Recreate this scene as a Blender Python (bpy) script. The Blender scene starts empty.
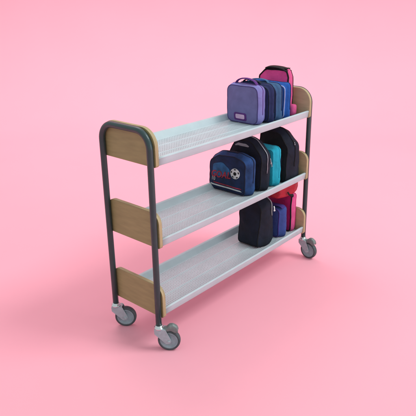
import bpy, bmesh, math, random
from mathutils import Vector, Matrix, noise
from mathutils.bvhtree import BVHTree

random.seed(4)
S = bpy.context.scene
COL = S.collection

# ------------------------------------------------------------------ camera
yaw, pit, rol = 0.714473, -0.355967, -0.0126145
F, CX, CY = 549.116, 211.40, 193.74
fw = Vector((math.cos(yaw) * math.cos(pit), math.sin(yaw) * math.cos(pit), math.sin(pit)))
r0 = fw.cross(Vector((0, 0, 1))).normalized()
u0 = r0.cross(fw)
c_, s_ = math.cos(rol), math.sin(rol)
rr = c_ * r0 + s_ * u0
uu = -s_ * r0 + c_ * u0
cam = bpy.data.cameras.new('camera')
camo = bpy.data.objects.new('camera', cam)
COL.objects.link(camo)
camo.matrix_world = Matrix(((rr.x, uu.x, -fw.x, -1.40506), (rr.y, uu.y, -fw.y, -1.53421), (rr.z, uu.z, -fw.z, 1.49928), (0, 0, 0, 1)))
cam.sensor_width = 36
cam.lens = F / 416 * 36
cam.shift_x = (208 - CX) / 416
cam.shift_y = (CY - 208) / 416
cam.clip_start = 0.05
cam.clip_end = 100
S.camera = camo

# ------------------------------------------------------------------ light
W = bpy.data.worlds.new("World")
S.world = W
W.use_nodes = True
W.node_tree.nodes['Background'].inputs[0].default_value = (0.90, 1.0, 0.99, 1)
W.node_tree.nodes['Background'].inputs[1].default_value = 0.80


def area(name, loc, aim, size, power, colour=(1, 1, 1)):
    l = bpy.data.lights.new(name, 'AREA')
    l.shape = 'SQUARE'
    l.size = size
    l.energy = power
    l.color = colour
    o = bpy.data.objects.new(name, l)
    COL.objects.link(o)
    o.location = loc
    o.rotation_euler = (Vector(aim) - Vector(loc)).to_track_quat('-Z', 'Y').to_euler()
    return o


area('softbox', (4.0, -5.2, 8.8), (2.0, 2.6, 0.0), 3.6, 650, (0.95, 1.0, 0.965))
area('backdrop_fill', (1.6, 3.4, 6.2), (4.6, 4.4, 1.6), 3.0, 205, (0.95, 1.0, 0.965))  # added unseen light, brightens the upper backdrop
area('front_fill', (1.5, -4.8, 1.3), (0.6, 0.2, 0.3), 2.0, 58, (0.93, 1.0, 0.985))  # added unseen fill, lightens lip faces and the floor under the shelves
S.view_settings.view_transform = 'Standard'
S.view_settings.look = 'None'
S.view_settings.exposure = -0.12
S.view_settings.gamma = 1.0

# ------------------------------------------------------------------ materials


def lin(c):
    return tuple(((v / 255) / 12.92 if v / 255 <= .04045 else ((v / 255 + .055) / 1.055) ** 2.4) for v in c) + (1,)


def mat(name, rgb, rough=.6, metal=0, var=.12, vscale=18, bump=0, bscale=300, spec=.5, weave=0, sheen=0, stretch=None, coat=0):
    """rgb: albedo as sRGB 0-255"""
    m = bpy.data.materials.new(name)
    m.use_nodes = True
    n, l = m.node_tree.nodes, m.node_tree.links
    b = n['Principled BSDF']
    b.inputs['Roughness'].default_value = rough
    b.inputs['Metallic'].default_value = metal
    b.inputs['Specular IOR Level'].default_value = spec
    b.inputs['Sheen Weight'].default_value = sheen
    b.inputs['Coat Weight'].default_value = coat
    tc = n.new('ShaderNodeTexCoord')
    mp = n.new('ShaderNodeMapping')
    if stretch:
        mp.inputs['Scale'].default_value = stretch
    l.new(tc.outputs['Object'], mp.inputs[0])
    nz = n.new('ShaderNodeTexNoise')
    nz.inputs['Scale'].default_value = vscale
    nz.inputs['Detail'].default_value = 6
    l.new(mp.outputs[0], nz.inputs['Vector'])
    mx = n.new('ShaderNodeMix')
    mx.data_type = 'RGBA'
    c = lin(rgb)
    mx.inputs[6].default_value = tuple(v * (1 - var) for v in c[:3]) + (1,)
    mx.inputs[7].default_value = tuple(min(1, v * (1 + var)) for v in c[:3]) + (1,)
    mr = n.new('ShaderNodeMapRange')
    mr.inputs[1].default_value = .3
    mr.inputs[2].default_value = .7
    l.new(nz.outputs[0], mr.inputs[0])
    l.new(mr.outputs[0], mx.inputs[0])
    l.new(mx.outputs[2], b.inputs['Base Color'])
    if bump:
        bp = n.new('ShaderNodeBump')
        bp.inputs['Strength'].default_value = bump
        bp.inputs['Distance'].default_value = .001
        if weave:
            w1 = n.new('ShaderNodeTexWave'); w1.bands_direction = 'Z'
            w2 = n.new('ShaderNodeTexWave'); w2.bands_direction = 'Y'
            w3 = n.new('ShaderNodeTexWave'); w3.bands_direction = 'X'
            ad = None
            for w in (w1, w2, w3):
                w.inputs['Scale'].default_value = weave
                l.new(tc.outputs['Object'], w.inputs['Vector'])
                if ad is None:
                    ad = w.outputs['Fac']
                else:
                    a = n.new('ShaderNodeMath'); a.operation = 'ADD'
                    l.new(ad, a.inputs[0]); l.new(w.outputs['Fac'], a.inputs[1])
                    ad = a.outputs[0]
            l.new(ad, bp.inputs['Height'])
            # soft creases under the weave
            nc = n.new('ShaderNodeTexNoise'); nc.inputs['Scale'].default_value = 26; nc.inputs['Detail'].default_value = 4
            nc.inputs['Distortion'].default_value = 1.2
            l.new(tc.outputs['Object'], nc.inputs['Vector'])
            b2 = n.new('ShaderNodeBump'); b2.inputs['Strength'].default_value = .55; b2.inputs['Distance'].default_value = .008
            l.new(nc.outputs[0], b2.inputs['Height'])
            l.new(b2.outputs[0], bp.inputs['Normal'])
        else:
            n2 = n.new('ShaderNodeTexNoise')
            n2.inputs['Scale'].default_value = bscale
            n2.inputs['Detail'].default_value = 3
            l.new(tc.outputs['Object'], n2.inputs['Vector'])
            l.new(n2.outputs[0], bp.inputs['Height'])
        l.new(bp.outputs[0], b.inputs['Normal'])
    return m


def fabric(name, rgb, rough=.8, var=.12, weave=260, bump=.45, spec=.35, sheen=0):
    return mat(name, rgb, rough, var=var, vscale=22, bump=bump, weave=weave, spec=spec, sheen=sheen)


M_floor = mat('pink_paper', (242, 166, 183), .9, var=.012, vscale=1.5, bump=.04, bscale=220, spec=.15)
M_tube = mat('slate_powder_coat', (31, 55, 58), .4, var=.12, vscale=30, bump=.1, bscale=900, coat=.2)
M_shelf = mat('pale_grey_enamel', (176, 189, 196), .45, var=.045, vscale=14, bump=.06, bscale=500)
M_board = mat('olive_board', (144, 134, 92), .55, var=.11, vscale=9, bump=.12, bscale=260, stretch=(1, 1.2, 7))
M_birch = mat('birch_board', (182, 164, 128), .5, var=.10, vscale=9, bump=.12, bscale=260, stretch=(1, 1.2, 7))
M_edge = mat('plywood_edge', (164, 146, 110), .6, var=.30, vscale=22, bump=.2, bscale=400, stretch=(16, .6, .6))
M_zinc = mat('zinc_plate', (156, 178, 184), .4, metal=.3, var=.12, vscale=60, bump=.1, bscale=700)
M_chrome = mat('bright_collar', (205, 212, 215), .2, metal=.9, var=.05)
M_tyre = mat('dark_rubber', (62, 74, 78), .6, var=.25, vscale=50, bump=.1)
M_hub = mat('grey_nylon', (130, 152, 160), .5, var=.12, vscale=60, bump=.1)
M_pedal = mat('grey_pedal', (110, 120, 120), .5, metal=.2, var=.18, vscale=50, bump=.1)
M_dark = mat('dark_bore', (24, 28, 30), .5)


def perforated():
    m = M_shelf.copy()
    m.name = 'perforated_enamel'
    n, l = m.node_tree.nodes, m.node_tree.links
    b = n['Principled BSDF']
    tc = n.new('ShaderNodeTexCoord')
    sp = n.new('ShaderNodeSeparateXYZ')
    l.new(tc.outputs['Object'], sp.inputs[0])
    pitch = .0108

    def mth(op, a, bb=None):
        q = n.new('ShaderNodeMath'); q.operation = op
        for i, v in enumerate((a, bb)):
            if v is None: continue
            if isinstance(v, (int, float)): q.inputs[i].default_value = v
            else: l.new(v, q.inputs[i])
        return q.outputs[0]
    fx = mth('SUBTRACT', mth('FRACT', mth('DIVIDE', sp.outputs[0], pitch)), .5)
    fy = mth('SUBTRACT', mth('FRACT', mth('DIVIDE', sp.outputs[1], pitch)), .5)
    d = mth('SQRT', mth('ADD', mth('MULTIPLY', fx, fx), mth('MULTIPLY', fy, fy)))
    solid = mth('GREATER_THAN', d, .20)
    l.new(solid, b.inputs['Alpha'])
    return m


M_perf = perforated()

# ------------------------------------------------------------------ mesh helpers


def link(name, me, m=None, parent=None, smooth=True):
    if m is not None:
        for x in (m if isinstance(m, (list, tuple)) else [m]):
            me.materials.append(x)
    if smooth:
        for p in me.polygons: p.use_smooth = True
    o = bpy.data.objects.new(name, me)
    COL.objects.link(o)
    if parent: o.parent = parent
    return o


def from_bm(name, bm, m, parent=None, smooth=True, bevel=0):
    bmesh.ops.recalc_face_normals(bm, faces=bm.faces)
    me = bpy.data.meshes.new(name)
    bm.to_mesh(me)
    bm.free()
    o = link(name, me, m, parent, smooth)
    if bevel:
        b = o.modifiers.new('bevel', 'BEVEL'); b.width = bevel; b.segments = 3; b.limit_method = 'ANGLE'
        b.angle_limit = math.radians(35); b.harden_normals = True
    return o


def empty(name, label, cat, loc=(0, 0, 0), group=None):
    o = bpy.data.objects.new(name, None)
    o.empty_display_size = .1
    COL.objects.link(o)
    o.location = loc
    o['label'] = label
    o['category'] = cat
    if group: o['group'] = group
    return o


def tube_bm(bm, pts, rad, seg=14, closed=False, flat=None, cap=True):
    """sweep; flat=(axis vector, ratio across) makes an elliptical strap"""
    n = len(pts)
    pts = [Vector(p) for p in pts]
    rings = []
    prev = None
    for i, p in enumerate(pts):
        if closed: t = pts[(i + 1) % n] - pts[i - 1]
        else: t = pts[min(i + 1, n - 1)] - pts[max(i - 1, 0)]
        t.normalize()
        if flat:
            a = Vector(flat[0]); a = (a - t * a.dot(t)).normalized()
        else:
            if prev is None:
                a = t.orthogonal().normalized()
            else:
                a = (prev - t * prev.dot(t)).normalized()
        prev = a
        b = t.cross(a)
        ra = rad * (flat[1] if flat else 1)
        rings.append([bm.verts.new(p + a * math.cos(2 * math.pi * k / seg) * ra + b * math.sin(2 * math.pi * k / seg) * rad) for k in range(seg)])
    m = n if closed else n - 1
    for i in range(m):
        A, B = rings[i], rings[(i + 1) % n]
        off = 0
        if closed and i == n - 1:
            off = min(range(seg), key=lambda q: (A[0].co - B[q].co).length)
        for k in range(seg):
            bm.faces.new((A[k], A[(k + 1) % seg], B[(k + 1 + off) % seg], B[(k + off) % seg]))
    if cap and not closed:
        bm.faces.new(rings[0]); bm.faces.new(rings[-1][::-1])
    return bm


def tube(name, pts, rad, m, parent, **k):
    bm = bmesh.new()
    tube_bm(bm, pts, rad, **k)
    return from_bm(name, bm, m, parent)


def rounded(poly, seg=8):
    """poly: (y, z, radius) -> rounded closed polyline"""
    out = []
    n = len(poly)
    for i in range(n):
        p0, p1, p2 = Vector(poly[i - 1][:2]), Vector(poly[i][:2]), Vector(poly[(i + 1) % n][:2])
        r = poly[i][2]
        a, b = (p0 - p1), (p2 - p1)
        la, lb = a.length, b.length
        a.normalize(); b.normalize()
        if r <= 1e-6:
            out.append(p1.copy()); continue
        ang = math.acos(max(-1, min(1, a.dot(b))))
        d = min(r / math.tan(ang / 2), la * .49, lb * .49)
        A, B = p1 + a * d, p1 + b * d
        for k in range(seg + 1):
            t = k / seg
            # quadratic-ish (conic) blend close to a circle
            w = math.sin(ang / 2)
            q = ((1 - t) ** 2 * A + 2 * w * t * (1 - t) * p1 + t * t * B) / ((1 - t) ** 2 + 2 * w * t * (1 - t) + t * t)
            out.append(q)
    return out


def resample(pts, n):
    L = [0]
    m = len(pts)
    for i in range(m): L.append(L[-1] + (pts[(i + 1) % m] - pts[i]).length)
    out = []
    j = 0
    for k in range(n):
        s = L[-1] * k / n
        while L[j + 1] < s: j += 1
        t = (s - L[j]) / max(1e-9, L[j + 1] - L[j])
        out.append(pts[j % m].lerp(pts[(j + 1) % m], t))
    return out


def plate(name, poly, xa, xb, m, parent, bevel=.0015, mats_side=None):
    """slab: outline in (y, z), from xa to xb"""
    bm = bmesh.new()
    A = [bm.verts.new((xa, p[0], p[1])) for p in poly]
    B = [bm.verts.new((xb, p[0], p[1])) for p in poly]
    f0 = bm.faces.new(A); f1 = bm.faces.new(B[::-1])
    n = len(poly)
    side = [bm.faces.new((A[i], B[i], B[(i + 1) % n], A[(i + 1) % n])) for i in range(n)]
    if mats_side is not None:
        for f in side: f.material_index = 1
        m = [m, mats_side]
    return from_bm(name, bm, m, parent, True, bevel)


def disc_stack(bm, profile, axis_c, ax, seg=40):
    """lathe: profile list of (radius, offset along ax) around centre"""
    ax = Vector(ax).normalized()
    a = ax.orthogonal().normalized()
    b = ax.cross(a)
    c = Vector(axis_c)
    rings = []
    for r, h in profile:
        if r < 1e-6:
            rings.append([bm.verts.new(c + ax * h)])
        else:
            rings.append([bm.verts.new(c + ax * h + a * r * math.cos(2 * math.pi * k / seg) + b * r * math.sin(2 * math.pi * k / seg)) for k in range(seg)])
    for A, B in zip(rings, rings[1:]):
        if len(A) == 1 and len(B) == 1: continue
        for k in range(seg):
            q = (k + 1) % seg
            if len(A) == 1: bm.faces.new((A[0], B[q], B[k]))
            elif len(B) == 1: bm.faces.new((A[k], A[q], B[0]))
            else: bm.faces.new((A[k], A[q], B[q], B[k]))


# ------------------------------------------------------------------ the setting: one seamless sheet of pink paper
def build_floor():
    # sheet runs away from the camera, curves up and stands as a backdrop
    d = Vector((math.cos(yaw), math.sin(yaw), 0))
    s = Vector((-d.y, d.x, 0))
    prof = [(-4.0, 0), (-2, 0), (0, 0), (2, 0), (3.6, 0)]
    R = 1.6
    for k in range(1, 17):
        a = math.pi / 2 * k / 16
        prof.append((3.6 + R * math.sin(a), R - R * math.cos(a)))
    prof.append((3.6 + R, 3.2))
    prof.append((3.6 + R, 5.2))
    bm = bmesh.new()
    rows = []
    for t, z in prof:
        rows.append([bm.verts.new(Vector((0, 0, z - .007)) + d * t + s * w) for w in (-7, -3.5, 0, 3.5, 7)])
    for A, B in zip(rows, rows[1:]):
        for i in range(4): bm.faces.new((A[i], A[i + 1], B[i + 1], B[i]))
    o = from_bm('floor', bm, M_floor)
    o['kind'] = 'structure'


build_floor()

# ------------------------------------------------------------------ the trolley
D, L, TR = .2912, 1.1908, .0135
FL = (.853, .500, .168)        # shelf floors
trolley = empty('library_trolley', 'three-shelf trolley with slate steel tube ends, tan end boards and perforated pale grey shelves', 'trolley')

# tube end frames
for x in (0, L):
    pts = [(x, 0, .108), (x, 0, .3), (x, 0, .5), (x, 0, .7), (x, 0, .9)]
    R = .072
    for k in range(0, 13):
        a = math.pi / 2 * k / 12
        pts.append((x, R - R * math.cos(a), .986 - R + R * math.sin(a)))
    for k in range(0, 13):
        a = math.pi / 2 * k / 12
        pts.append((x, D - R + R * math.sin(a), .986 - R + R * math.cos(a)))
    pts += [(x, D, .7), (x, D, .5), (x, D, .3), (x, D, .108)]
    fr = tube('end_frame', pts, TR, M_tube, trolley, seg=24)

# end boards
e = .018
for i, (z0, z1, R) in enumerate(((.84, .998, .08), (.485, .644, .05), (.150, .303, .05))):
    poly = [(-e, z0, .012), (D + e, z0, .012), (D + e, z1, R), (-e, z1, R)]
    pl = rounded(poly, 10)
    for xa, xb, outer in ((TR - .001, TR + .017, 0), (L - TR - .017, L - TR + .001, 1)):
        bm = bmesh.new()
        A = [bm.verts.new((xa, p[0], p[1])) for p in pl]
        B = [bm.verts.new((xb, p[0], p[1])) for p in pl]
        fa = bm.faces.new(A); fb = bm.faces.new(B[::-1])
        n = len(pl)
        for q in range(n):
            bm.faces.new((A[q], B[q], B[(q + 1) % n], A[(q + 1) % n])).material_index = 1
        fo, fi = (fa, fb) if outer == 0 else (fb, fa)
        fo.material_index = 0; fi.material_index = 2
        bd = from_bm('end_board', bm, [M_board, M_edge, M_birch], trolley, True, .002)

# shelves: folded perforated sheet
def shelf(z):
    prof = [(-.0085, -.0082), (-.0090, -.0090), (-.0094, -.0080), (-.0128, .0160), (-.0135, .0190), (-.0146, .0215), (-.0138, .0248), (-.0105, .0268), (-.0070, .0270), (-.0035, .0255), (-.0015, .0225),
            (.0015, .0035), (.0030, .0010), (.0055, 0),
            (.0100, 0), (.0930, 0), (.0958, .0004), (.0980, .0018), (.1000, .0018), (.1022, .0004), (.1050, 0),
            (.1790, 0), (.1818, .0004), (.1840, .0018), (.1860, .0018), (.1882, .0004), (.1910, 0),
            (.2600, 0), (.2650, 0), (.2670, .0010), (.2690, .0035), (.2860, .0255), (.2885, .0275), (.2920, .0285), (.3010, .0285), (.3035, .0270), (.3045, .0240), (.3045, -.006)]
    perf = {(.0100, .0930), (.1050, .1790), (.1910, .2600)}
    xa, xb = TR + .0175, L - TR - .0175
    bm = bmesh.new()
    N = 24
    cols = []
    for i in range(N + 1):
        x = xa + (xb - xa) * i / N
        sag = -.0025 * math.sin(math.pi * i / N)
        cols.append([bm.verts.new((x, y, z + h + sag)) for y, h in prof])
    for i in range(N):
        for k in range(len(prof) - 1):
            f = bm.faces.new((cols[i][k], cols[i + 1][k], cols[i + 1][k + 1], cols[i][k + 1]))
            if (prof[k][0], prof[k + 1][0]) in perf and 1 <= i + 1 <= N: f.material_index = 1
    o = from_bm('shelf', bm, [M_shelf, M_perf], trolley)
    so = o.modifiers.new('thickness', 'SOLIDIFY'); so.thickness = .0012; so.offset = 0
    return o


for z in FL: shelf(z)

# casters
def caster(x, y, ang, brake):
    """ang: heading of the trailing wheel, radians"""
    t = Vector((math.cos(ang), math.sin(ang), 0))
    s = Vector((-t.y, t.x, 0))
    up = Vector((0, 0, 1))
    P0 = Vector((x, y, 0))
    ax = .043; R = .0508; k_ = R / .0475
    def pt(a, b, c): return P0 + t * a + s * b + up * c
    # fork: two cheeks and a crown
    prof = rounded([(-.020, .104, .004), (-.019, .080, .006), (.032, .029, .014), (.056, .036, .014), (.050, .060, .01), (.030, .104, .008)], 6)
    bm = bmesh.new()
    for side in (-1, 1):
        A = [bm.verts.new(pt(p[0], side * .0160, p[1])) for p in prof]
        B = [bm.verts.new(pt(p[0], side * .0182, p[1])) for p in prof]
        bm.faces.new(A); bm.faces.new(B[::-1])
        n = len(prof)
        for i in range(n): bm.faces.new((A[i], B[i], B[(i + 1) % n], A[(i + 1) % n]))
    crown = [(-.019, .1035), (.030, .1035), (.0308, .1000), (-.0192, .1000)]
    A = [bm.verts.new(pt(a, -.0159, c)) for a, c in crown]
    B = [bm.verts.new(pt(a, .0159, c)) for a, c in crown]
    bm.faces.new(A); bm.faces.new(B[::-1])
    for i in range(4): bm.faces.new((A[i], B[i], B[(i + 1) % 4], A[(i + 1) % 4]))
    c = empty_part('caster', trolley)
    from_bm('fork', bm, M_zinc, c, True, .0008)
    # stem collar
    bm = bmesh.new()
    disc_stack(bm, [(0, .100), (.0205, .100), (.0215, .103), (.0212, .108), (.0175, .1105), (.0172, .116), (.0150, .1185), (.0135, .1186)], P0, (0, 0, 1), 32)
    from_bm('collar', bm, M_chrome, c)
    # tyre
    wc = pt(ax, 0, R - .007)
    bm = bmesh.new()
    prof = [(.0375, -.0115), (.0395, -.0128), (.0425, -.0130), (.0458, -.0110), (.0472, -.006), (.0475, 0), (.0472, .006), (.0458, .0110), (.0425, .0130), (.0395, .0128), (.0375, .0115)]
    disc_stack(bm, [(r_ * k_, h) for r_, h in prof], wc, s, 56)
    from_bm('tyre', bm, M_tyre, c)
    bm = bmesh.new()
    prof = [(0, -.0150), (.0075, -.0150), (.0085, -.0142), (.0090, -.0105), (.0100, -.0098), (.0310, -.0092), (.0330, -.0112), (.0376, -.0118), (.0378, 0), (.0376, .0118), (.0330, .0112), (.0310, .0092), (.0100, .0098), (.0090, .0105), (.0085, .0142), (.0075, .0150), (0, .0150)]
    disc_stack(bm, [(r_ * k_, h) for r_, h in prof], wc, s, 48)
    from_bm('hub', bm, M_hub, c)
    bm = bmesh.new()
    disc_stack(bm, [(0, -.0215), (.0052, -.0215), (.0062, -.0205), (.0062, -.0178), (.0062, .0178), (.0062, .0205), (.0052, .0215), (0, .0215)], wc, s, 6)
    from_bm('axle_bolt', bm, M_zinc, c, False)
    if brake:
        bm = bmesh.new()
        # domed pedal over the wheel, tipped up at its tread end
        prof = [(.020, .1050), (.034, .112), (.046, .124), (.062, .127), (.080, .116), (.086, .100), (.082, .090), (.074, .091), (.066, .098), (.052, .1015), (.036, .1030), (.020, .0990)]
        prof = [tuple(q) for q in rounded([(a_, c2, .012) for a_, c2 in prof[:7]] + [(a_, c2, .006) for a_, c2 in prof[7:]], 4)]
        N = 8
        rows = []
        for j in range(N + 1):
            b = -.0165 + .033 * j / N
            dz = -.008 * (abs(b) / .0165) ** 3
            rows.append([bm.verts.new(pt(a, b * (1 if a < .05 else .86), c2 + dz)) for a, c2 in prof])
        n = len(prof)
        for A, B in zip(rows, rows[1:]):
            for i in range(n): bm.faces.new((A[i], B[i], B[(i + 1) % n], A[(i + 1) % n]))
        bm.faces.new(rows[0]); bm.faces.new(rows[-1][::-1])
        from_bm('brake_pedal', bm, M_pedal, c).modifiers.new('smooth', 'SUBSURF').render_levels = 2
    return c


def empty_part(name, parent):
    o = bpy.data.objects.new(name, None)
    o.empty_display_size = .03
    COL.objects.link(o)
    o.parent = parent
    return o


R_ = math.radians
caster(0, 0, R_(-53), True)
caster(0, D, R_(-50), False)
caster(L, 0, R_(-92), True)
caster(L, D, R_(-70), False)

# ------------------------------------------------------------------ bags
GROUP = 'lunch bags stored on the trolley shelves'


class Bag:
    def __init__(self, name, label, cat, poly, x0, x1, m, edge=.012, puff=.006, side_puff=.012, taper=0, seed=0, wrinkle=.0022, mat_side=None, lean=0, N=96):
        self.x0, self.x1, self.poly = x0, x1, poly
        self.taper, self.lean, self.seed, self.wr = taper, lean, seed, wrinkle
        ys = [p[0] for p in poly]; zs = [p[1] for p in poly]
        self.zmin, self.zmax = min(zs), max(zs)
        self.c = Vector(((min(ys) + max(ys)) / 2, (self.zmin + self.zmax) / 2))
        self.out = resample(rounded(poly, 10), N)
        self.hw = min(max(ys) - min(ys), self.zmax - self.zmin) / 2
        self.base = Vector(((x0 + x1) / 2, self.c[0], self.zmin))
        self.root = empty(name, label, cat, self.base, GROUP)
        self.edge, self.sp = edge, side_puff
        st = []   # (scale inset metres, x)
        caps = [.12, .3, .5, .68, .82, .93]
        st_front = [('cap', s, x0 - puff * (1 - s ** 2.5)) for s in caps]
        rings = []
        for kind, s, x in st_front: rings.append((edge, s, x))
        K = 5
        for k in range(K + 1):
            a = math.pi / 2 * k / K
            rings.append((edge * (1 - math.sin(a)), 1, x0 + edge * (1 - math.cos(a))))
        for k in range(1, 10):
            t = k / 10
            rings.append((-side_puff * math.sin(math.pi * t), 1, x0 + edge + (x1 - x0 - 2 * edge) * t))
        for k in range(K, -1, -1):
            a = math.pi / 2 * k / K
            rings.append((edge * (1 - math.sin(a)), 1, x1 - edge * (1 - math.cos(a))))
        for s in caps[::-1]: rings.append((edge, s, x1 + puff * (1 - s ** 2.5)))
        bm = bmesh.new()
        R = []
        for ins, s, x in rings:
            R.append([bm.verts.new(self.map(p, ins, s, x)) for p in self.out])
        for A, B in zip(R, R[1:]):
            for i in range(N): bm.faces.new((A[i], A[(i + 1) % N], B[(i + 1) % N], B[i]))
        bm.faces.new(R[0]); bm.faces.new(R[-1][::-1])
        if mat_side is not None:
            nf = len(caps) + 2
            bm.faces.ensure_lookup_table()
            for j in range(len(R) - 1):
                if nf <= j < len(R) - 1 - nf:
                    for i in range(N): bm.faces[j * N + i].material_index = 1
            m = [m, mat_side]
        bmesh.ops.recalc_face_normals(bm, faces=bm.faces)
        self.bvh = BVHTree.FromBMesh(bm)
        for v in bm.verts: v.co -= self.base
        self.body = from_bm('body', bm, m, self.root)

    def map(self, p, ins=0, s=1, x=None, nz=True):
        q = p - self.c
        k = (1 - ins / self.hw) * s
        y, z = self.c[0] + q[0] * k, self.c[1] + q[1] * k
        h = (z - self.zmin) / (self.zmax - self.zmin)
        xm = (self.x0 + self.x1) / 2
        x = xm + (x - xm) * (1 - self.taper * max(0, h) ** 1.6) + self.lean * h
        v = Vector((x, y, z))
        if nz and self.wr:
            f = min(1, max(0, h * 6))
            o = noise.noise_vector(v * 16 + Vector((self.seed * 7.3, 0, 0))) * self.wr + noise.noise_vector(v * 42 + Vector((0, self.seed * 3.1, 0))) * self.wr * .45
            v = v + o * f
            v.z = max(v.z, self.zmin)
        return v

    def loc(self, v): return Vector(v) - self.base

    def ring(self, name, x, rad, m, grow=0, lo=None, flat=None, parent=None):
        pts = [self.map(p, -grow, 1, x) for p in self.out]
        closed = True
        if lo is not None:
            # keep the run above z = lo, open at the bottom
            keep = [i for i, p in enumerate(self.out) if p[1] > lo]
            n = len(self.out)
            start = next(i for i in keep if (i - 1) % n not in keep)
            run = []
            i = start
            while i % n in keep and len(run) < n:
                run.append(pts[i % n]); i += 1
            pts, closed = run, False
        bm = bmesh.new()
        tube_bm(bm, [self.loc(p) for p in pts], rad, seg=10, closed=closed, flat=flat)
        return from_bm(name, bm, m, parent or self.root)

    def rim(self, m, front=True, rad=.0028):
        e = self.edge
        x = self.x0 + e * .30 if front else self.x1 - e * .30
        pts = [self.loc(self.map(p, e * .30, 1, x)) for p in self.out]
        bm = bmesh.new()
        tube_bm(bm, pts, rad, seg=10, closed=True)
        return from_bm('piping', bm, m, self.root)

    def strap(self, name, pts, rad, m, wide=4, axis=(1, 0, 0), parent=None):
        # smooth Catmull-Rom through the points
        P = [Vector(p) for p in pts]
        P = [P[0] * 2 - P[1]] + P + [P[-1] * 2 - P[-2]]
        out = []
        for i in range(1, len(P) - 2):
            for k in range(8):
                t = k / 8
                a, b, c, d = P[i - 1], P[i], P[i + 1], P[i + 2]
                out.append(.5 * ((2 * b) + (c - a) * t + (2 * a - 5 * b + 4 * c - d) * t * t + (-a + 3 * b - 3 * c + d) * t ** 3))
        out.append(P[-2])
        bm = bmesh.new()
        tube_bm(bm, [self.loc(p) for p in out], rad, seg=12, flat=(axis, wide))
        return from_bm(name, bm, m, parent or self.root)

    def surf(self, y, z, lift=.001):
        h = self.bvh.ray_cast(Vector((self.x0 - .3, y, z)), Vector((1, 0, 0)))
        if h[0] is None: return Vector((self.x0, y, z))
        return h[0] - Vector((lift, 0, 0))

    def decal(self, name, loops, m, lift=.001, parent=None, n=14):
        """loops: closed outline in (y,z), filled as rings that follow the front of the bag"""
        bm = bmesh.new()
        for loop in loops:
            loop = resample([Vector(p) for p in loop], max(24, len(loop)))
            c = sum(loop, Vector((0, 0))) / len(loop)
            R = []
            for k in range(1, n + 1):
                R.append([bm.verts.new(self.loc(self.surf(*(c + (p - c) * k / n), lift))) for p in loop])
            cv = bm.verts.new(self.loc(self.surf(*c, lift)))
            q = len(loop)
            for i in range(q): bm.faces.new((cv, R[0][i], R[0][(i + 1) % q]))
            for A, B in zip(R, R[1:]):
                for i in range(q): bm.faces.new((A[i], A[(i + 1) % q], B[(i + 1) % q], B[i]))
            # turned-down border so the print or patch has thickness
            E = [bm.verts.new(v.co + Vector((lift + .0005, 0, 0))) for v in R[-1]]
            for i in range(q): bm.faces.new((R[-1][i], R[-1][(i + 1) % q], E[(i + 1) % q], E[i]))
        return from_bm(name, bm, m, parent or self.root)

    def text(self, name, body, y, z, size, m, slant=0, rot=0, lift=.0016, bold=0, parent=None, sx=1):
        cu = bpy.data.curves.new('lettering', 'FONT')
        cu.body = body; cu.size = size; cu.align_x = 'CENTER'; cu.align_y = 'CENTER'; cu.shear = slant; cu.offset = bold
        cu.resolution_u = 4
        to = bpy.data.objects.new('lettering', cu)
        COL.objects.link(to)
        bpy.context.view_layer.update()
        me = bpy.data.meshes.new_from_object(to.evaluated_get(bpy.context.evaluated_depsgraph_get()))
        bpy.data.objects.remove(to)
        bm = bmesh.new(); bm.from_mesh(me)
        bmesh.ops.triangulate(bm, faces=bm.faces)
        bmesh.ops.subdivide_edges(bm, edges=bm.edges, cuts=2)
        cr, sr = math.cos(rot), math.sin(rot)
        for v in bm.verts:
            u, w = v.co.x * sx, v.co.y
            u, w = u * cr - w * sr, u * sr + w * cr
            v.co = self.loc(self.surf(y - u, z + w, lift))
        ex = bmesh.ops.extrude_face_region(bm, geom=bm.faces[:])
        for g in ex['geom']:
            if isinstance(g, bmesh.types.BMVert): g.co.x += lift + .0004
        return from_bm(name, bm, m, parent or self.root, False)

    def puller(self, x, y, z, m, ln=.02, r=.0022):
        bm = bmesh.new()
        p = self.loc((x, y, z))
        tube_bm(bm, [p, p + Vector((0, -.003, -ln * .3)), p + Vector((0, -.004, -ln * .65)), p + Vector((0, -.003, -ln))], r, seg=8)
        bmesh.ops.create_uvsphere(bm, u_segments=10, v_segments=8, radius=r * 1.7, matrix=Matrix.Translation(p + Vector((0, -.004, -ln))))
        return from_bm('zip_pull', bm, m, self.root)


def box(y0, y1, z0, z1, r, rb=None):
    rb = r if rb is None else rb
    return [(y0, z0, rb), (y1, z0, rb), (y1, z1, r), (y0, z1, r)]


K = fabric
f_purp = K('heather_purple', (112, 108, 160)); f_lilac = K('lilac', (128, 122, 186)); f_plum = K('plum_webbing', (92, 44, 122), weave=200)
f_purpedge = K('violet_piping', (72, 62, 118))
f_navy = K('navy', (40, 46, 92)); f_navyd = K('deep_navy', (22, 28, 52)); f_slate = K('steel_blue', (64, 98, 140)); f_blue = K('bright_blue', (34, 90, 176))
f_palelil = K('pale_lilac', (160, 170, 220))
f_pink = K('hot_pink', (246, 80, 152)); f_pinkl = K('rose', (214, 84, 140)); f_black = K('black_cloth', (11, 12, 17), var=.3); f_mag = K('magenta', (188, 26, 104))
f_zip = mat('metal_zip', (150, 152, 160), .35, metal=.7, bump=.6, bscale=900)
f_pale = K('pale_pink_patch', (214, 176, 214))
f_cyan = K('turquoise', (28, 166, 192)); f_ink = K('ink_navy', (12, 19, 38), var=.4); f_royal = K('royal', (54, 72, 140)); f_viol = K('violet', (62, 44, 120))
f_red = K('red_cloth', (184, 14, 46), rough=.5, spec=.5)
f_white = K('white_print', (206, 208, 210), var=.25); f_sky = K('sky_print', (42, 92, 138), var=.5); f_redp = K('red_print', (160, 44, 62), var=.45); f_denim = K('denim_blue', (30, 62, 112), var=.45)
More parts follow.
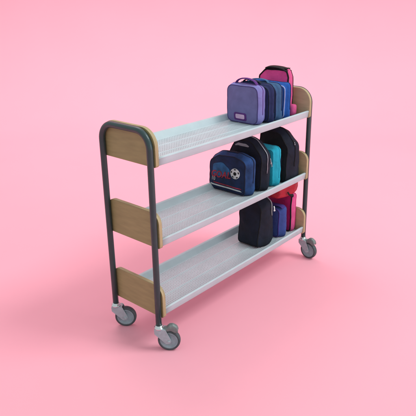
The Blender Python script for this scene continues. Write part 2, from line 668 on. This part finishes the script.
f_ftnavy = K('match_navy', (18, 36, 72), var=.4); f_grey = K('grey_trim', (150, 150, 158))
f_white2 = mat('white_plastic', (225, 228, 230), .4)

T, MI, LO = FL[0] + .0015, FL[1] + .0015, FL[2] + .0015

# --- top shelf
b = Bag('lunch_bag', 'heather purple lunch bag with plum handle and pale pink patch on the top shelf', 'lunch bag',
        box(.066, .262, T, T + .190, .034, .03), .800, .866, f_purp, edge=.007, puff=.007, side_puff=.006, mat_side=f_lilac, seed=1)
b.rim(f_purpedge, rad=.0026); b.rim(f_purpedge, front=False, rad=.0026)
z_ = b.ring('zip', .836, .0020, f_plum, grow=.0062, lo=T + .05)
b.strap('handle', [(.832, .228, T + .188), (.832, .218, T + .207), (.832, .190, T + .220), (.832, .150, T + .222), (.832, .115, T + .214), (.832, .098, T + .200), (.832, .094, T + .188)], .0035, f_plum, 3.2)
pt = b.decal('patch', [rounded(box(.133, .212, T + .012, T + .052, .006), 5)], f_plum, .0015)
b.decal('patch_face', [rounded(box(.144, .201, T + .021, T + .044, .004), 5)], f_pale, .0028, parent=pt)

b = Bag('lunch_bag', 'dark navy lunch bag directly behind the purple one on the top shelf', 'lunch bag',
        box(.050, .255, T, T + .183, .036, .025), .874, .926, f_navy, seed=2)
b.rim(f_navyd); b.ring('zip', .902, .002, f_navyd, grow=.0125, lo=T + .05)
b.strap('handle', [(.90, .235, T + .18), (.90, .222, T + .202), (.90, .18, T + .206), (.90, .13, T + .200), (.90, .11, T + .18)], .003, f_navyd, 3.4)

b = Bag('lunch_bag', 'steel blue lunch bag between the navy and bright blue ones on the top shelf', 'lunch bag',
        box(.048, .262, T, T + .180, .034, .025), .934, 1.000, f_slate, seed=3)
b.rim(f_navy); b.ring('zip', .966, .002, f_navy, grow=.0125, lo=T + .05)
b.strap('handle', [(.962, .240, T + .178), (.962, .226, T + .196), (.962, .18, T + .204), (.962, .13, T + .199), (.962, .11, T + .178)], .003, f_slate, 3.4)

b = Bag('lunch_bag', 'bright blue lunch bag with pale lilac front edge in front of the tall pink one', 'lunch bag',
        box(.044, .262, T, T + .174, .020, .020), 1.008, 1.066, f_blue, seed=4)
b.rim(f_palelil, rad=.0036); b.ring('zip', 1.038, .002, f_navy, grow=.0125, lo=T + .05)  # front rim coloured paler than the bag

b = Bag('tall_lunch_bag', 'tall hot pink lunch bag with black edging and grab handle on the top shelf', 'lunch bag',
        [(.080, T, .02), (.268, T, .02), (.268, T + .200, .012), (.228, T + .240, .010), (.092, T + .240, .010), (.078, T + .205, .012)], 1.080, 1.142, f_pink, edge=.006, puff=.004, taper=.35, seed=5, mat_side=f_pinkl, side_puff=.004)
b.rim(f_black, rad=.0046); b.rim(f_black, front=False, rad=.0040)
b.ring('top_band', 1.111, .0035, f_black, grow=.0045, lo=T + .236, flat=((1, 0, 0), 6))
b.strap('handle', [(1.108, .228, T + .232), (1.108, .210, T + .248), (1.108, .16, T + .250), (1.108, .115, T + .244), (1.108, .090, T + .232)], .0060, f_black, 5)
# side pouch near its foot
bm = bmesh.new()
bmesh.ops.create_uvsphere(bm, u_segments=32, v_segments=24, radius=1)
for v in bm.verts:
    v.co = Vector([math.copysign(abs(c) ** .55, c) for c in v.co])
    v.co = b.loc((1.114 + v.co.x * .024, .068 + v.co.y * .024, T + .030 + v.co.z * .029))
    v.co += noise.noise_vector(v.co * 45) * .003
from_bm('side_pouch', bm, f_pinkl, b.root)

# --- middle shelf
b = Bag('football_lunch_bag', 'navy lunch bag printed with a white football, red lettering and a striped foot', 'lunch bag',
        [(.062, MI, .018), (.300, MI, .016), (.304, MI + .034, .02), (.296, MI + .158, .035), (.236, MI + .194, .05), (.130, MI + .200, .05), (.055, MI + .184, .035)], .694, .790, f_ftnavy, seed=6, mat_side=f_denim, puff=.008, wrinkle=.003)
b.rim(f_navyd, rad=.0028)
b.ring('zip', .742, .0022, f_navyd, grow=.0125, lo=MI + .06)
b.decal('sky_print', [rounded([(.276, MI + .075, .01), (.160, MI + .090, .02), (.148, MI + .128, .02), (.205, MI + .160, .03), (.268, MI + .142, .02)], 6)], f_sky, .0010)
b.decal('white_stripe', [[(.292, MI + .031), (.24, MI + .0300), (.16, MI + .029), (.080, MI + .027), (.080, MI + .020), (.16, MI + .0215), (.24, MI + .0225), (.292, MI + .0235)]], f_white, .0014)
b.decal('red_stripe', [[(.270, MI + .0430), (.20, MI + .0415), (.080, MI + .0385), (.080, MI + .0335), (.20, MI + .0360), (.270, MI + .0375)]], f_redp, .0014)
b.text('lettering', 'GOAL', .218, MI + .090, .050, f_redp, slant=.3, rot=R_(5), lift=.0024, bold=.0010)
b.text('small_lettering', '10', .268, MI + .060, .030, f_grey, slant=.1, rot=R_(2), lift=.0020, bold=.001)
# the ball
yc, zc, rb = .119, MI + .114, .028
ball = b.decal('ball_print', [[(yc + rb * math.cos(a * math.pi / 18), zc + rb * math.sin(a * math.pi / 18)) for a in range(36)]], f_white, .0026)
def pent(cy, cz, r, a0, sq=1, ax=0):
    out = []
    for k in range(5):
        a = a0 + k * 2 * math.pi / 5
        u, v = r * math.cos(a) * sq, r * math.sin(a)
        out.append((cy + u * math.cos(ax) - v * math.sin(ax), cz + u * math.sin(ax) + v * math.cos(ax)))
    return out
pl_ = [pent(yc, zc, .0105, math.pi / 2)]
for k in range(5):
    a = math.pi / 2 + k * 2 * math.pi / 5
    pl_.append(pent(yc + .0220 * math.cos(a), zc + .0220 * math.sin(a), .0068, math.pi, .55, a))
b.decal('ball_panels', pl_, f_black, .0036, parent=ball, n=4)
b.strap('handle', [(.742, .225, MI + .196), (.742, .205, MI + .206), (.742, .17, MI + .210), (.742, .135, MI + .208), (.742, .115, MI + .196)], .003, f_navyd, 3.4)

b = Bag('domed_lunch_bag', 'black domed lunch bag with silver zip between the football bag and the turquoise one', 'lunch bag',
        [(.045, MI, .02), (.275, MI, .02), (.266, MI + .160, .07), (.215, MI + .262, .07), (.110, MI + .262, .07), (.036, MI + .190, .06)], .802, .896, f_ink, taper=.10, seed=7, puff=.008, wrinkle=.003)
b.rim(f_black)
b.ring('zip', .838, .0028, f_zip, grow=.0130, lo=MI + .10)
b.decal('silver_trim', [rounded([(.225, MI + .222, .004), (.190, MI + .243, .01), (.140, MI + .243, .01), (.105, MI + .228, .004), (.140, MI + .229, .01), (.190, MI + .229, .01)], 4)], f_grey, .0016)
b.puller(.856, .020, MI + .175, f_zip, .028)
b.puller(.862, .018, MI + .155, f_zip, .022)

b = Bag('lunch_bag', 'turquoise lunch bag wedged between two black bags on the middle shelf', 'lunch bag',
        box(.036, .225, MI, MI + .204, .018, .02), .906, .988, f_cyan, seed=8, wrinkle=.0035)
b.rim(f_cyan, rad=.002); b.ring('zip', .946, .0018, f_cyan, grow=.0125, lo=MI + .05)

b = Bag('tall_lunch_bag', 'tall black and navy lunch bag behind the turquoise one on the middle shelf', 'lunch bag',
        [(.016, MI, .02), (.212, MI, .02), (.206, MI + .272, .010), (.080, MI + .272, .06), (.012, MI + .195, .05)], .998, 1.140, f_black, taper=.35, seed=9, mat_side=f_ink, puff=.006, wrinkle=.004)
b.rim(f_black)
b.ring('zip', 1.062, .0028, f_black, grow=.0125, lo=MI + .09)
b.puller(1.058, .006, MI + .222, f_zip, .014)
b.decal('navy_panel', [rounded(box(.045, .200, MI + .03, MI + .15, .02), 5)], f_navyd, .0012)

# --- bottom shelf
b = Bag('slouched_lunch_bag', 'black slouched lunch bag with a white zip pull on the bottom shelf', 'lunch bag',
        [(.050, LO, .016), (.190, LO, .018), (.188, LO + .240, .012), (.140, LO + .270, .03), (.092, LO + .276, .03), (.044, LO + .226, .03)], .800, .952, f_ink, taper=.42, seed=10, puff=.006, wrinkle=.006)
b.rim(f_black)
b.ring('zip', .905, .0028, f_grey, grow=.0125, lo=LO + .16)
b.puller(.912, .027, LO + .222, f_white2, .024, .0034)
b.strap('handle', [(.86, .155, LO + .262), (.86, .140, LO + .285), (.86, .11, LO + .296), (.86, .085, LO + .29)], .0035, f_grey, 2.2)

b = Bag('lunch_bag', 'royal blue lunch bag with violet top between black and magenta ones, bottom shelf', 'lunch bag',
        box(.040, .235, LO, LO + .172, .022, .02), .984, 1.076, f_royal, seed=11, taper=.1, wrinkle=.003)
b.rim(f_viol, rad=.0034); b.ring('lid_band', 1.02, .003, f_viol, grow=.0125, lo=LO + .164, flat=((1, 0, 0), 7))

b = Bag('lunch_bag', 'magenta lunch bag with side coloured rose as lit and black edging on the bottom shelf', 'lunch bag',
        box(.036, .262, LO, LO + .226, .012, .016), 1.100, 1.156, f_mag, edge=.008, puff=.004, seed=12, mat_side=f_pinkl, side_puff=.006, taper=.1)  # light is in the colours: lit side lighter, shaded face deeper
b.rim(f_black, rad=.0042); b.rim(f_mag, front=False, rad=.003)

# crumpled red bag lying across the tops
b = Bag('crumpled_bag', 'crumpled red cloth bag lying on top of the bottom shelf bags', 'bag',
        [(.048, LO + .229, .02), (.220, LO + .229, .02), (.215, LO + .312, .03), (.046, LO + .310, .03)], .985, 1.200, f_red, seed=13, edge=.02, puff=.006, side_puff=.006, wrinkle=.010)
b.strap('drawstring', [(1.05, .030, LO + .262), (1.06, .022, LO + .245), (1.09, .022, LO + .236), (1.10, .026, LO + .222)], .0030, f_black, 2)
